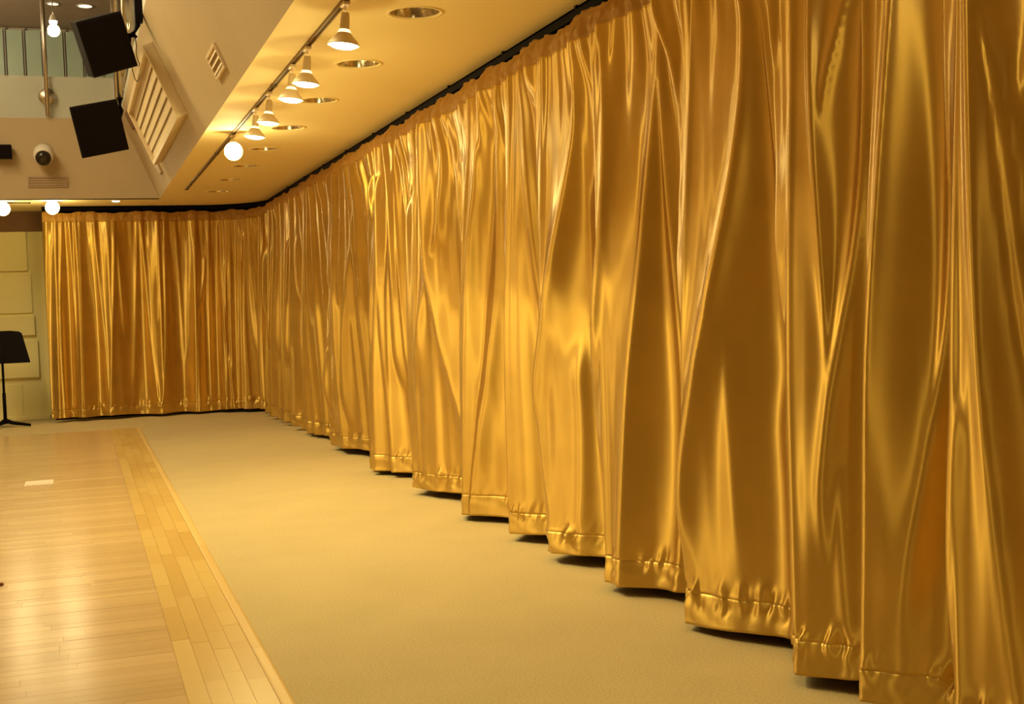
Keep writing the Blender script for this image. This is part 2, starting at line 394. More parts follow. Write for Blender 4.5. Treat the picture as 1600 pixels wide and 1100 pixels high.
def shape_segments():
    out = []
    for pts, s, wpx in RIDGES:
        Z = []; U = []
        for (px, py) in pts:
            p = at(px, py, 'x', 2.58); Z.append(p.z); U.append(p.y)
        mid = at(pts[len(pts)//2][0]+wpx, pts[len(pts)//2][1], 'x', 2.58).y
        wid = abs(U[len(pts)//2]-mid)*.9
        out.append((Z[::-1], U[::-1], s, wid))
    back = [([(71,340),(73,500),(78,640)],1), ([(98,345),(95,480),(102,630)],1), ([(107,350),(114,450),(121,600),(123,645)],1), ([(117,345),(124,480),(128,640)],1),
            ([(147,350),(154,430),(162,520),(170,640)],1), ([(180,350),(176,500),(173,640)],1), ([(180,350),(188,430),(196,520)],.8), ([(214,360),(213,480),(211,600)],.8),
            ([(221,355),(229,450),(238,560),(249,640)],1.1), ([(256,350),(259,450),(259,560),(253,640)],1.1), ([(246,350),(247,450),(246,500)],.7),
            ([(276,370),(283,470),(288,560)],.8), ([(304,380),(305,500),(306,635)],1), ([(314,500),(312,630)],.6), ([(328,350),(329,480),(333,620)],1),
            ([(346,360),(352,470),(361,630)],1), ([(356,420),(364,520),(367,620)],.8), ([(399,350),(399,500),(399,630)],1), ([(380,350),(388,430),(392,500)],.8),
            ([(405,350),(412,430),(420,540)],.8)]
    for pts, s in back:
        Z = [at(px, py, 'y', 19.0).z for px, py in pts]; U = [uB(px, py) for px, py in pts]
        out.append((Z[::-1], U[::-1], s, .052))
    # further creases that no trace covers: near the camera's side, in the round corner, between traced ones far away
    spots = [(YN+.2, 3.2, 20, .05), (9.6, 18.3, 44, .085), (18.3, 19.6, 10, .05)]
    for u0, u1, n_, wd in spots:
        for k in range(n_):
            u = u0+(u1-u0)*(k+rnd.uniform(.1, .9))/n_; lean = rnd.uniform(-.18, .18)
            zt = rnd.choice([2.9, 2.9, 2.9, 2.2]); zb = rnd.choice([.1, .3, .9, 1.5])
            out.append(([zb, (zb+zt)/2, zt], [u+lean, u+lean*.35, u], rnd.uniform(.7, 1.1), wd*rnd.uniform(.7, 1.2)))
    for (ub, ut) in crests:
        if ub > U_END: continue
        wd = .030 if ub < 5.4 else .036 if ub < 8 else .05
        out.append(([.06, 1.0, 2.0, 2.9], [ub-.02, ub*.66+ut*.34-.02, ub*.33+ut*.67-.02, ut-.02], .9, wd))
    return out
SEGS = []
for Z_, U_, s_, wd_ in shape_segments():
    dg = min(3, len(Z_)-1) if len(Z_) > 3 else min(2, len(Z_)-1); pf_ = np.polyfit(Z_, U_, dg); dp_ = np.polyder(pf_)
    SEGS.append((Z_[0], Z_[-1], pf_, U_[-1], (float(np.polyval(dp_, Z_[0])), float(np.polyval(dp_, Z_[-1]))), s_, wd_))
ZTOP = 3.035; Z_STITCH = .185; Z_HEAD = 2.90
def smooth(a, b, x): t = np.clip((x-a)/(b-a), 0, 1); return t*t*(3-2*t)
def hem_z(u): return .052 + .012*np.sin(u*2.1+.7) + .006*np.sin(u*7.3)
cr = np.array(crests)
hashes = np.random.RandomState(5).rand(len(cr)+4)
# gathering points under the heading, about every 30 cm
rs = np.random.RandomState(11)
gather = np.cumsum(rs.uniform(.12, .30, 260))+YN-.5
g_amp = rs.uniform(.4, 1., 260)
_g = np.random.RandomState(3).uniform(-1, 1, (4096, 64, 2))
def perlin(x, y):
    xi = np.floor(x).astype(int); yi = int(math.floor(y)); fx = x-xi; fy = y-yi
    sx = fx*fx*fx*(fx*(fx*6-15)+10); sy = fy*fy*fy*(fy*(fy*6-15)+10)
    def gr(i, j, dx, dy): g = _g[i % 4096, j % 64]; return g[:, 0]*dx+g[:, 1]*dy
    a = gr(xi, yi, fx, fy)*(1-sx)+gr(xi+1, yi, fx-1, fy)*sx
    b = gr(xi, yi+1, fx, fy-1)*(1-sx)+gr(xi+1, yi+1, fx-1, fy-1)*sx
    return a*(1-sy)+b*sy
def ridged(x, y): return 1-np.sqrt(perlin(x, y)**2+.004)*1.6
def depth_field(u, z):
    """distance of the cloth in front of the rail line for arrays u (columns) at one height z"""
    t = np.clip((z-.05)/(ZTOP-.05), 0, 1)
    tt = smooth(0, 1, t)
    cpos = cr[:, 0]*(1-t)+cr[:, 1]*t
    idx = np.clip(np.searchsorted(cpos, u)-1, 0, len(cpos)-2)
    near, far = cpos[idx], cpos[idx+1]
    p = np.clip((far-u)/(far-near), 0, 1)                        # 0 at the far crest, 1 at the near crest
    span = far-near
    A = np.minimum(.25, .38*span+.02)*(1-.66*smooth(.25, 1, t))*(.85+.3*hashes[idx])
    A = np.where(u > CY+.6, A*.55, A)
    A = A*(1-.75*smooth(2.6, 3.0, z))
    prof = .5*(1-np.cos(2*np.pi*p**1.35)); prof = prof**.85
    front = .135-.08*smooth(.3, 1, t)
    d = front-A*prof
    small = np.zeros_like(u); tau = .004
    acc = np.ones_like(u)                                         # soft maximum of all the crease crests over the plain cloth
    for z0, z1, pf, uend, slope, st, wd in SEGS:
        if z < z0-.3 or z > z1+.35: continue
        uc = float(np.polyval(pf, min(max(z, z0), z1)))
        if z > z1: uc += slope[1]*(z-z1)*.6
        if z < z0: uc += slope[0]*(z-z0)*.6
        k = float(1-smooth(z1, z1+.35, z))
        if z0 > .35: k *= float(smooth(z0-.3, z0+.25, z))
        if k <= 0: continue
        wk = wd*.62; i0, i1 = np.searchsorted(u, (uc-wk*9, uc+wk*9))
        if i1 <= i0: continue
        x = (u[i0:i1]-uc)/wk
        h = st*k*.54*wd*(1/(1+x*x)+.75/(1+(x/3.3)**2)**2)
        acc[i0:i1] += np.exp(h/tau)-1
    d = d + tau*np.log(acc)
    # creases that wander, meet and part down the cloth
    far_ = smooth(8.5, 10.5, u)
    d = d + (.030+.012*far_)*(ridged(u*3.7+9, z*.14+2)-.7)
    d = d + (.011-.004*far_)*(ridged(u*7.5+3, z*.20+11)-.7)
    d = d + (.0015+.0*far_)*(ridged(u*16+1, z*.40+31)-.7)
    # fine gathers running down from the heading and dying out
    gk = float(smooth(2.15, 2.85, z))
    if gk > 0:
        a = np.zeros_like(u)
        i0 = np.searchsorted(gather, u)
        for di in (-2, -1, 0, 1):
            ii = np.clip(i0+di, 0, 259); x = (u-gather[ii])/.028
            a += g_amp[ii]*.022*np.exp(-x*x)
        d = d - a*gk*float(1-.75*smooth(2.9, 2.97, z))
        d = d + gk**2*.005*np.sin(u*47+2*np.sin(u*3.1)) + gk**3*.003*np.sin(u*83+np.sin(u*5)*3)
    return d
def curtain_rows():
    zs = list(np.linspace(0, Z_STITCH-.052, 11))      # within the hem (relative), then the body, then the heading
    body = list(np.linspace(Z_STITCH, .5, 22)) + list(np.linspace(.5, Z_HEAD-.25, 52))[1:] + list(np.linspace(Z_HEAD-.25, Z_HEAD, 16))[1:]
    head = list(np.linspace(Z_HEAD, ZTOP, 13))
    return zs, body, head
def columns(u0, u1):
    out = [u0]; u = u0
    while u < u1:
        s = .018 if u < 3.0 else .0065 if u < 5.2 else .009 if u < 8 else .013
        if u > 12: s = .016
        if u > CY: s = .012
        u += s; out.append(min(u, u1))
    return np.array(out)
def cloth(name, u0, u1, parent_label, group=None, gname='curtain'):
    us = columns(u0, u1); zs, body, head = curtain_rows()
    hz = hem_z(us)
    def surf(z):
        return depth_field(us, z)
    nx = np.empty(len(us)); ny = np.empty(len(us)); bx = np.empty(len(us)); by = np.empty(len(us))
    for i, u in enumerate(us):
        (bx[i], by[i]), (nx[i], ny[i]) = path(float(u))
    # little puckers along the stitching and in the hem
    pk = np.array([noise.noise(Vector((u*16, 3.3, 0))) for u in us])
    def pucker(z):
        g = math.exp(-((z-Z_STITCH)/.055)**2); g2 = math.exp(-((z-Z_STITCH+.01)/.011)**2)
        low = float(1-smooth(Z_STITCH, Z_STITCH+.02, z))
        w1 = np.array([noise.noise(Vector((u*34+z*9, z*8, 1.7))) for u in us])
        w2 = np.array([noise.noise(Vector((u*9-z*14, z*16, 7.7))) for u in us])
        return .034*g*w1*np.clip(.6+1.6*pk, .2, 2) - .0009*g2 + low*(.012*w2+.003)
    def grid(rows, tname, m, parent, kind):
        P = []
        for r_ in rows:
            if kind == 'hem':
                zr = hz + (Z_STITCH-hz)*(r_/(Z_STITCH-.052)); zm = float(np.mean(zr)); d = surf(zm)+pucker(zm)
            elif kind == 'head':
                zr = np.full(len(us), r_); k = (r_-Z_HEAD)/(ZTOP-Z_HEAD)
                d = surf(min(r_, Z_HEAD))
                w1 = np.array([noise.noise(Vector((u*22+k*2.2, k*2.0, 4.1))) for u in us])
                w2 = np.array([noise.noise(Vector((u*50, k*3.5, 9.1))) for u in us])
                kk = float(smooth(0, .22, k)); d = d*(1-.6*k) + .014*math.sin(math.pi*min(1, k*1.1)) + kk*(.018*w1+.009*w2)
                sc_ = .018*np.sin(us*9.3+np.sin(us*2.3))+.008*np.sin(us*31)
                zr = zr + k*sc_*.7
            else:
                zr = np.full(len(us), r_); d = surf(r_)
                if r_ < .32: d = d+pucker(r_)
            P.append(np.stack([bx+nx*d, by+ny*d, zr], 1))
        P = np.array(P); nr, nc = P.shape[:2]
        V = P.reshape(-1, 3); i = np.arange(nr-1)[:, None]*nc+np.arange(nc-1)[None, :]
        Fq = np.stack([i, i+1, i+1+nc, i+nc], -1).reshape(-1, 4)
        me = bpy.data.meshes.new(tname); me.from_pydata(V.tolist(), [], Fq.tolist())
        me.polygons.foreach_set('use_smooth', [True]*len(me.polygons)); me.update()
        o = obj(tname, me, m, parent)
        s = o.modifiers.new('thickness', 'SOLIDIFY'); s.thickness = .003; s.offset = 0
        return o
    root = thing(name, parent_label, 'curtain', (path((u0+u1)/2)[0][0], path((u0+u1)/2)[0][1], 0), group=group)
    root.location = (0, 0, 0)
    grid(body, 'cloth', m_satin, root, 'body')
    h = grid(zs, 'hem', m_satin_hem, root, 'hem'); h['label'] = 'stitched puckered hem'
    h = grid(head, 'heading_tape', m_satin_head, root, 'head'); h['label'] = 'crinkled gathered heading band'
    return root
U_SPLIT = 18.05
cloth('curtain', YN+.05, U_SPLIT-.01, 'long floor-length gold satin curtain hanging in folds down the right side')
cloth('curtain', U_SPLIT+.01, U_END, 'darker gold satin curtain across the far end beside the panelled door')

# curtain rail in the slot
def sweep(off, z0, z1, w_, u0, u1):
    a = offset_path(off, u0, u1); b = offset_path(off+w_, u0, u1); bm = bmesh.new()
    ra = [[bm.verts.new((x, y, z)) for z in (z0, z1)] for x, y in a]; rb = [[bm.verts.new((x, y, z)) for z in (z0, z1)] for x, y in b]
    for i in range(len(a)-1):
        bm.faces.new((ra[i][0], ra[i+1][0], ra[i+1][1], ra[i][1])); bm.faces.new((rb[i][0], rb[i][1], rb[i+1][1], rb[i+1][0]))
        bm.faces.new((ra[i][0], rb[i][0], rb[i+1][0], ra[i+1][0])); bm.faces.new((ra[i][1], ra[i+1][1], rb[i+1][1], rb[i][1]))
    bm.faces.new((ra[0][0], ra[0][1], rb[0][1], rb[0][0])); bm.faces.new((ra[-1][0], rb[-1][0], rb[-1][1], ra[-1][1]))
    bmesh.ops.recalc_face_normals(bm, faces=bm.faces); return bm
rail = thing('curtain_rail', 'black curtain rail in the dark slot above both gold curtains', 'rail')
obj('track', sweep(-.02, ZTOP+.03, ZTOP+.075, -.03, YN+.02, U_END), m_blk, rail)
for k in range(9):
    u = 6.4+k*1.25; (x, y), _n = path(u)
    obj('bracket', boxm((x+.015, y-.015, ZTOP+.075), (x+.06, y+.015, 3.40)), m_blk, rail)

# ------------------------------------------------------------------ wooden floor
ZW = .014
WX1 = .33; WX2 = .655; WX3 = .712; WY1 = 17.2
wf = struct('floor', boxm((XW0, YN, 0), (WX3-.004, WY1, ZW-.006)), m_sub, 'glossy pale maple plank floor with a darker border strip')
BW = .083; mesh_cache = {}
def plank_mesh(axis):
    if axis not in mesh_cache:
        bm = boxm((0, 0, 0), (1, 1, 1)); me = bpy.data.meshes.new('plank'); bm.to_mesh(me); bm.free(); mesh_cache[axis] = me
    return mesh_cache[axis]
def plank(x0, y0, x1, y1, m, top):
    me = plank_mesh(m.name)
    o = bpy.data.objects.new('plank', me); C.objects.link(o); o.parent = wf
    if not me.materials: me.materials.append(m)
    g = .0006; o.location = (x0+g, y0+g, .001); o.scale = (x1-x0-2*g, y1-y0-2*g, top-.001)
far = bmesh.new(); nrow = int((WY1-YN)/BW); count = 0
for i in range(nrow):
    y0 = YN+i*BW; x = WX1-rnd.uniform(.3, 1.0); xs = [WX1]
    while x > XW0: xs.append(x); x -= rnd.uniform(.6, 1.15)
    xs.append(XW0)
    left_view = -.02 - y0*.062
    for a, b in zip(xs, xs[1:]):
        top = ZW + rnd.uniform(-.0004, .0004)
        if 4.3 < y0 < 13.5 and a > left_view-.1 and count < 292: plank(b, y0, a, y0+BW, m_maple, top); count += 1
        else: box(far, (b+.0009, y0+.0009, .001), (a-.0009, y0+BW-.0009, top))
print('planks', count)
fo = obj('plank', far, m_maple2, wf); fo['kind'] = 'stuff'
nb = 4; bw = (WX2-WX1)/nb; cb = 0; farb = bmesh.new()
for k in range(nb):
    y = YN-rnd.uniform(0, .4); y = YN
    while y < WY1:
        y2 = min(WY1, y+rnd.uniform(.28, .75)); top = ZW+rnd.uniform(-.0004, .0004)
        x0 = WX1+k*bw
        if y2 > 4.2: plank(x0, y, x0+bw, y2, m_border, top); cb += 1
        else: box(farb, (x0+.0009, y+.0009, .001), (x0+bw-.0009, y2-.0009, top))
        y = y2
ob = obj('plank', farb, m_border, wf); ob['kind'] = 'stuff'
# rounded light edging
bm = bmesh.new(); prof = [(WX2+.001, .001), (WX2+.001, ZW+.002), (WX2+.010, ZW+.004), (WX3-.016, ZW+.003), (WX3-.004, ZW-.003), (WX3, .001)]
y = YN
y_edges = [YN, .4, 2.9, 5.5, 8.1, 10.7, 13.3, 15.6, WY1]
for y0, y1 in zip(y_edges, y_edges[1:]):
    b2 = bmesh.new(); A = [b2.verts.new((x, y0+.001, z)) for x, z in prof]; B = [b2.verts.new((x, y1-.001, z)) for x, z in prof]
    for i in range(len(prof)): b2.faces.new((A[i], A[(i+1) % 6], B[(i+1) % 6], B[i]))
    b2.faces.new(A); b2.faces.new(list(reversed(B))); bmesh.ops.recalc_face_normals(b2, faces=b2.faces)
    obj('edging_strip', b2, m_edge, wf)
bm.free()

# ------------------------------------------------------------------ lighting track and its lamps
tr = thing('lighting_track', 'thin brown lighting track along the low ceiling holding the bell lamps', 'track', (TRACK_X, 0, H))
bm = bmesh.new(); box(bm, (-.018, 1.0, -.016), (-.008, 16.6, 0)); box(bm, (.008, 1.0, -.016), (.018, 16.6, 0)); box(bm, (-.008, 1.0, -.006), (.008, 16.6, 0))
obj('rail', bm, mat('track_brown', (.20, .12, .05), .5), tr)
for yy in (1.0, 5.1, 9.0, 12.9, 16.6): obj('coupling', boxm((-.021, yy-.03, -.019), (.021, yy+.03, -.001), .002), m_cable, tr)

def bell_profile(r0):
    return [(.020, 0), (.024, -.03), (.026, -.085), (.030, -.10), (.050, -.125), (.074, -.150), (r0, -.165), (r0+.002, -.172), (r0-.004, -.172), (r0-.008, -.160), (.05, -.130)]
def track_lamp(loc, tilt, label, group, aimed=False, drop=0.):
    """adapter at the track, short stem, enamel neck and bell, glowing face"""
    root = thing('track_lamp', label, 'lamp', loc, (0, 0, 0), group)
    obj('adapter', boxm((-.018, -.05, -.035), (.018, .05, -.0165), .003), m_lampwhite, root)
    obj('stem', tube([(0, 0, -.035), (0, 0, -.075-drop)], .007), m_lampwhite, root)
    bm = lathe(bell_profile(.083), 32); Mx = Matrix.Translation((0, 0, -.07-drop)) @ tilt.to_4x4()
    bmesh.ops.transform(bm, matrix=Mx, verts=bm.verts); head = obj('bell_shade', bm, m_lampwhite, root)
    bm = lathe([(.0275, -.092), (.034, -.104), (.046, -.116)], 24); bmesh.ops.transform(bm, matrix=Mx, verts=bm.verts)
    # lit vents round the neck
    bm2 = lathe([(.027, -.088), (.0335, -.098), (.036, -.106)], 24); bmesh.ops.transform(bm2, matrix=Mx, verts=bm2.verts); bm.free()
    g = obj('glowing_vent', bm2, m_bulb_soft, head); g['label'] = 'glowing vent ring round the neck'
    bm = lathe([(.0785, -.166), (.072, -.176), (.055, -.184), (.03, -.189), (.0005, -.191)], 32)
    bmesh.ops.transform(bm, matrix=Mx, verts=bm.verts)
    g = obj('bulb', bm, m_bulb_aim if aimed else m_bulb, head); g['label'] = 'white glowing bulb face'
    return Vector(loc) + (Mx @ Vector((0, 0, -.20)))
ord_ = ['nearest the camera and largest', 'second from the camera', 'third from the camera', 'fourth from the camera', 'fifth from the camera']
TL = [((538, 5), (527, 57)), ((478, 75), (474, 122)), ((452, 103), (451, 149)), ((416, 145), (413, 185)), ((395, 170), (393, 201))]
def rot_to(v): return Vector((0, 0, -1)).rotation_difference(Vector(v)).to_matrix()
LAMP_W = 48
for k, (a, b) in enumerate(TL):
    y = at(*a, 'z', H-.02).y
    d = rot_to((-.10, .03, -1))
    face_p = track_lamp((TRACK_X, y, H), d, 'white bell lamp on ceiling track, '+ord_[k]+' in the lit row', 'bell lamps on the ceiling track')
    lamp('track_spot', 'SPOT', face_p, LAMP_W, WARM, face_p+Vector((-.06, .04, -1)), spot_size=R(122), spot_blend=1., shadow_soft_size=.06)
    lamp('track_glow', 'POINT', face_p+Vector((0, 0, -.045)), 6, WARM, shadow_soft_size=.04)
y = at(362, 212, 'z', H-.02).y
dirc = (Vector((0, 0, HC))-Vector((TRACK_X, y, H-.2))).normalized()
face_p = track_lamp((TRACK_X, y, H), rot_to(dirc), 'round bright bell lamp aimed at the viewer, farthest of the lit row', 'bell lamps on the ceiling track', True, .09)
lamp('track_spot', 'SPOT', face_p, 60, WARM, face_p+Vector((.1, -.45, -.9)), spot_size=R(140), spot_blend=1., shadow_soft_size=.06)
lamp('track_glow', 'POINT', face_p+Vector((0, 0, -.14)), 15, WARM, shadow_soft_size=.05)
# two of the same row hanging nearer than the picture shows
for y in (3.1, 1.2):
    face_p = track_lamp((TRACK_X, y, H), rot_to((-.1, .03, -1)), 'white bell lamp on ceiling track beyond the top edge, '+('first' if y > 2 else 'second')+' one nearer than the picture', 'bell lamps on the ceiling track')
    lamp('track_spot', 'SPOT', face_p, 60, WARM, face_p+Vector((-.1, .05, -1)), spot_size=R(105), spot_blend=1., shadow_soft_size=.06)
    lamp('track_glow', 'POINT', face_p+Vector((0, 0, -.045)), 6, WARM, shadow_soft_size=.04)

# lamps on the far track, aimed into the room
ft = thing('lighting_track', 'short lighting track across the ceiling strip at the far end', 'track')
xa, xb = -3.4, at(45, 316, 'z', H).x; yf = at(30, 316, 'z', H).y
obj('rail', boxm((xa, yf-.018, H-.016), (xb, yf+.018, H)), m_cable, ft)
obj('end_cap', boxm((xb, yf-.02, H-.018), (xb+.02, yf+.02, H-.0005)), m_blk, ft)
def aimed_lamp(px, py, label):
    p = at(px, py, 'y', yf); d = (Vector((0, 0, HC))-p).normalized()
    root = thing('spot_lamp', label, 'lamp', (p.x, yf, H), group='spot lamps aimed into the room from the far end')
    obj('stem', tube([(0, 0, -.018), (0, 0, -.06)], .009), m_lampwhite, root)
    Mx = Matrix.Translation((p.x-p.x, -.08, p.z-H)) @ rot_to(d).to_4x4() @ Matrix.Translation((0, 0, .10))
    bm = lathe([(.02, .05), (.05, .03), (.07, -.03), (.098, -.09), (.098, -.10), (.092, -.10)], 28, cap0=True); bmesh.ops.transform(bm, matrix=Mx, verts=bm.verts)
    sh = obj('bell_shade', bm, m_lampwhite, root)
    bm = lathe([(.092, -.095), (.08, -.105), (.05, -.113), (.0005, -.116)], 28); bmesh.ops.transform(bm, matrix=Mx, verts=bm.verts)
    obj('bulb', bm, m_bulb_aim, sh)
    lamp('aimed_spot', 'SPOT', p+d*.08, 60, WARM, p+d*2, spot_size=R(110), spot_blend=1., shadow_soft_size=.08)
    lamp('aimed_glow', 'POINT', p+d*.1+Vector((0, 0, -.1)), 12, WARM, shadow_soft_size=.08)
aimed_lamp(82, 325, 'bright spot lamp shining at the viewer above the curtain end')
aimed_lamp(5, 327, 'bright spot lamp shining at the viewer above the panelled door, left edge')
p = at(181, 313.5, 'z', H)
o = thing('ceiling_spot', 'small lit recessed spot in the far ceiling strip above the curtain', 'lamp', (p.x, p.y, H))
obj('trim_ring', lathe([(.075, 0), (.072, -.008), (.058, -.008), (.054, -.002)], 24), m_white_pl, o)
obj('bulb', lathe([(.056, -.004), (.04, -.016), (.0005, -.02)], 24), m_bulb, o)
lamp('ceiling_spot_light', 'SPOT', (p.x, p.y, H-.04), 10, WARM, (p.x, p.y, 0), spot_size=R(100), spot_blend=1.)

# ------------------------------------------------------------------ unlit downlights in the low ceiling
def make_downlight():
    root = thing('downlight', '', 'downlight')
    obj('trim_ring', lathe([(DL_R+.012, 0), (DL_R+.010, -.006), (DL_R-.006, -.005), (DL_R-.010, .004)], 40), m_ceil, root)
    ref = obj('reflector', lathe([(DL_R-.008, .0), (DL_R-.016, .05), (DL_R-.045, .12), (.055, .16), (.0005, .17)], 40), m_chrome, root)
    for s, w_ in ((-1, .035), (1, .035)):
        bm = boxm((-.004, -w_, .012), (.004, w_, .10)); bmesh.ops.transform(bm, matrix=Matrix.Translation((s*.045, 0, 0)) @ Matrix.Rotation(R(18*s), 4, 'Y'), verts=bm.verts)
        obj('baffle', bm, m_chrome, ref)
    bm = lathe([(.0005, .035), (.022, .04), (.03, .06), (.022, .10), (.015, .14)], 20)
    obj('bulb', bm, m_white_pl, ref)
    bm = tube([(-.10, -.05, .06), (-.07, -.07, .05)], .012, 8); obj('socket', bm, m_blk, ref)
    return root
def copy_tree(o, parent=None):
    c = o.copy(); C.objects.link(c); c.parent = parent
    for ch in list(o.children): copy_tree(ch, c)
    return c
dl0 = make_downlight(); vis = [y for y in DLY if y > 6]
names = ['nearest and largest', 'second from the viewer', 'third from the viewer', 'fourth from the viewer', 'fifth from the viewer', 'sixth from the viewer', 'seventh from the viewer', 'farthest from the viewer']
for k, y in enumerate(vis+[y for y in DLY if y < 6]):
    o = dl0 if k == 0 else copy_tree(dl0)
    o.location = (DL_X, y, H)
    o['label'] = ('unlit round recessed downlight, '+names[k]+' in the ceiling row') if k < 8 else 'unlit round recessed downlight beyond the picture, '+['last one behind the camera', 'next but one behind the camera', 'one above the camera', 'second beyond the edge', 'first beyond the edge'][k-8]
    o['group'] = 'recessed downlights in the low ceiling'

# ------------------------------------------------------------------ fittings on the sloping soffit
e_s = Vector((XL2-XS, 0, ZL2-H)).normalized(); e_y = Vector((0, 1, 0)); e_n = e_s.cross(e_y).normalized()
if e_n.x > 0: e_n = -e_n                          # out into the well
SM = Matrix(((e_y.x, e_s.x, e_n.x), (e_y.y, e_s.y, e_n.y), (e_y.z, e_s.z, e_n.z)))
def on_slope(px, py):
    o_ = Vector((0, 0, HC)); d = ray(px, py); P0 = Vector((XS, 0, H)); t = (P0-o_).dot(e_n)/d.dot(e_n); p = o_+d*t-P0
    return p.y, p.dot(e_s)
def slope_thing(name, label, cat, y_, s_, group=None):
    o = thing(name, label, cat, (0, 0, 0), group=group)
    o.matrix_world = Matrix.Translation(Vector((XS, 0, H))+e_y*y_+e_s*s_) @ (Matrix((e_y, e_s, e_n)).transposed()).to_4x4()
    return o
# large louvred panel
ya, s0 = on_slope(296, 184); yb, s0b = on_slope(250, 249); yc, s1 = on_slope(207, 158); print('corner', on_slope(240, 85), s1); s1 = (s1+on_slope(240, 85)[1])/2
lo_s = (s0+s0b)/2; Lw = yb-ya; Lh = max(.5, s1-lo_s)
print('louver', ya, yb, lo_s, s1, 'slope', XL2, ZL2, ZG, YG)
lv = slope_thing('louvre_panel', 'large cream louvred panel on the sloping soffit behind the loudspeakers', 'louvre', ya, lo_s)
fw = .05
for lo, hi in (((0, 0, 0), (Lw, fw, .10)), ((0, Lh-fw, 0), (Lw, Lh, .10)), ((0, fw, 0), (fw, Lh-fw, .10)), ((Lw-fw, fw, 0), (Lw, Lh-fw, .10))):
    obj('frame', boxm(lo, hi, .004), m_louvre, lv)
obj('back_plate', boxm((fw, fw, .0), (Lw-fw, Lh-fw, .004)), m_louvre, lv)
ns = 6; pitch_ = (Lh-2*fw)/ns
for k in range(ns):
    bm = boxm((fw, -.5*pitch_*.93, -.006), (Lw-fw, .5*pitch_*.93, .006)); bmesh.ops.transform(bm, matrix=Matrix.Translation((0, fw+(k+.5)*pitch_, .05)) @ Matrix.Rotation(R(-9), 4, 'X'), verts=bm.verts)
    obj('slat', bm, m_louvre, lv)
def grille(root, w_, h_, nsl, m, dp=.02, fr=.02):
    for lo, hi in (((0, 0, 0), (w_, fr, dp)), ((0, h_-fr, 0), (w_, h_, dp)), ((0, fr, 0), (fr, h_-fr, dp)), ((w_-fr, fr, 0), (w_, h_-fr, dp))):
        obj('frame', boxm(lo, hi, .002), m, root)
    obj('back_plate', boxm((fr, fr, .0005), (w_-fr, h_-fr, .002)), m_wall, root)
    for k in range(nsl):
        bm = boxm((fr, -.35*(h_-2*fr)/nsl, -.002), (w_-fr, .35*(h_-2*fr)/nsl, .002))
        bmesh.ops.transform(bm, matrix=Matrix.Translation((0, fr+(k+.5)*(h_-2*fr)/nsl, dp*.55)) @ Matrix.Rotation(R(-30), 4, 'X'), verts=bm.verts)
        obj('slat', bm, m, root)
y1_, s1_ = on_slope(352, 99); y2_, s2_ = on_slope(342, 124); y3_, s3_ = on_slope(336, 65)
ylo = min(y1_, y2_); w_ = max(.12, abs(y2_-y1_)); h_ = max(.15, s3_-min(s1_, s2_))
print('vent', y1_, s1_, y2_, s2_, y3_, s3_)
g = slope_thing('air_vent', 'small metal air vent with bright slats on the bare sloping soffit', 'vent', ylo, min(s1_, s2_))
grille(g, w_, h_, 3, m_plate)
y1_, s1_ = on_slope(255, 268); y2_, s2_ = on_slope(241, 254)
g = slope_thing('junction_plate', 'small flat plate on the soffit below the louvred panel corner', 'plate', y1_, s1_)
obj('plate', boxm((0, 0, 0), (.30, max(.2, s2_-s1_), .03), .004), m_vent, g)
y1_, s1_ = on_slope(212, 196)
g = slope_thing('junction_plate', 'flat plate on the soffit by the gallery edge behind the lower loudspeaker', 'plate', y1_, s1_)
obj('plate', boxm((0, 0, 0), (.35, .22, .03), .004), m_brown, g)
# vent on the far face
pa = at(44, 293, 'y', YB); pb = at(106, 276, 'y', YB)
g = thing('air_vent', 'pale flush air vent on the far plaster face above the ceiling strip', 'vent'); g.matrix_world = Matrix.Translation(pa) @ Matrix(((1, 0, 0, 0), (0, 0, -1, 0), (0, 1, 0, 0), (0, 0, 0, 1)))
for lo, hi in (((0, 0, 0), (pb.x-pa.x, .02, .015)), ((0, pb.z-pa.z-.02, 0), (pb.x-pa.x, pb.z-pa.z, .015)), ((0, .02, 0), (.02, pb.z-pa.z-.02, .015)), ((pb.x-pa.x-.02, .02, 0), (pb.x-pa.x, pb.z-pa.z-.02, .015))):
    obj('frame', boxm(lo, hi, .002), m_vent, g)
for k in range(3):
    hh = (pb.z-pa.z-.04)/3
    obj('slat', boxm((.02, .02+k*hh+.006, .001), (pb.x-pa.x-.02, .02+(k+1)*hh-.006, .009)), m_vent, g)

# security camera
p = at(67, 232, 'y', YB-.25)
cm = thing('security_camera', 'white bracket camera with a dark round lens on the far plaster face', 'camera', (p.x, YB, p.z))
Mx = Matrix.Rotation(R(118), 4, 'X')
obj('wall_plate', lathe([(.115, 0), (.115, .02), (.10, .03), (.0005, .03)], 32, M=Matrix.Rotation(R(90), 4, 'X')), m_wall, cm)
obj('bracket_arm', tube([(0, -.03, .04), (0, -.12, .05), (0, -.18, .02)], .025, 10), m_white_pl, cm)
hs = obj('housing', lathe([(.0005, .02), (.08, .03), (.125, .08), (.13, .16), (.118, .24), (.105, .27), (.098, .262)], 36, M=Matrix.Translation((0, -.02, 0)) @ Mx), m_white_pl, cm)
obj('lens', lathe([(.100, .262), (.094, .285), (.07, .31), (.035, .325), (.0005, .33)], 32, M=Matrix.Translation((0, -.02, -.01)) @ Mx), m_lens, hs)

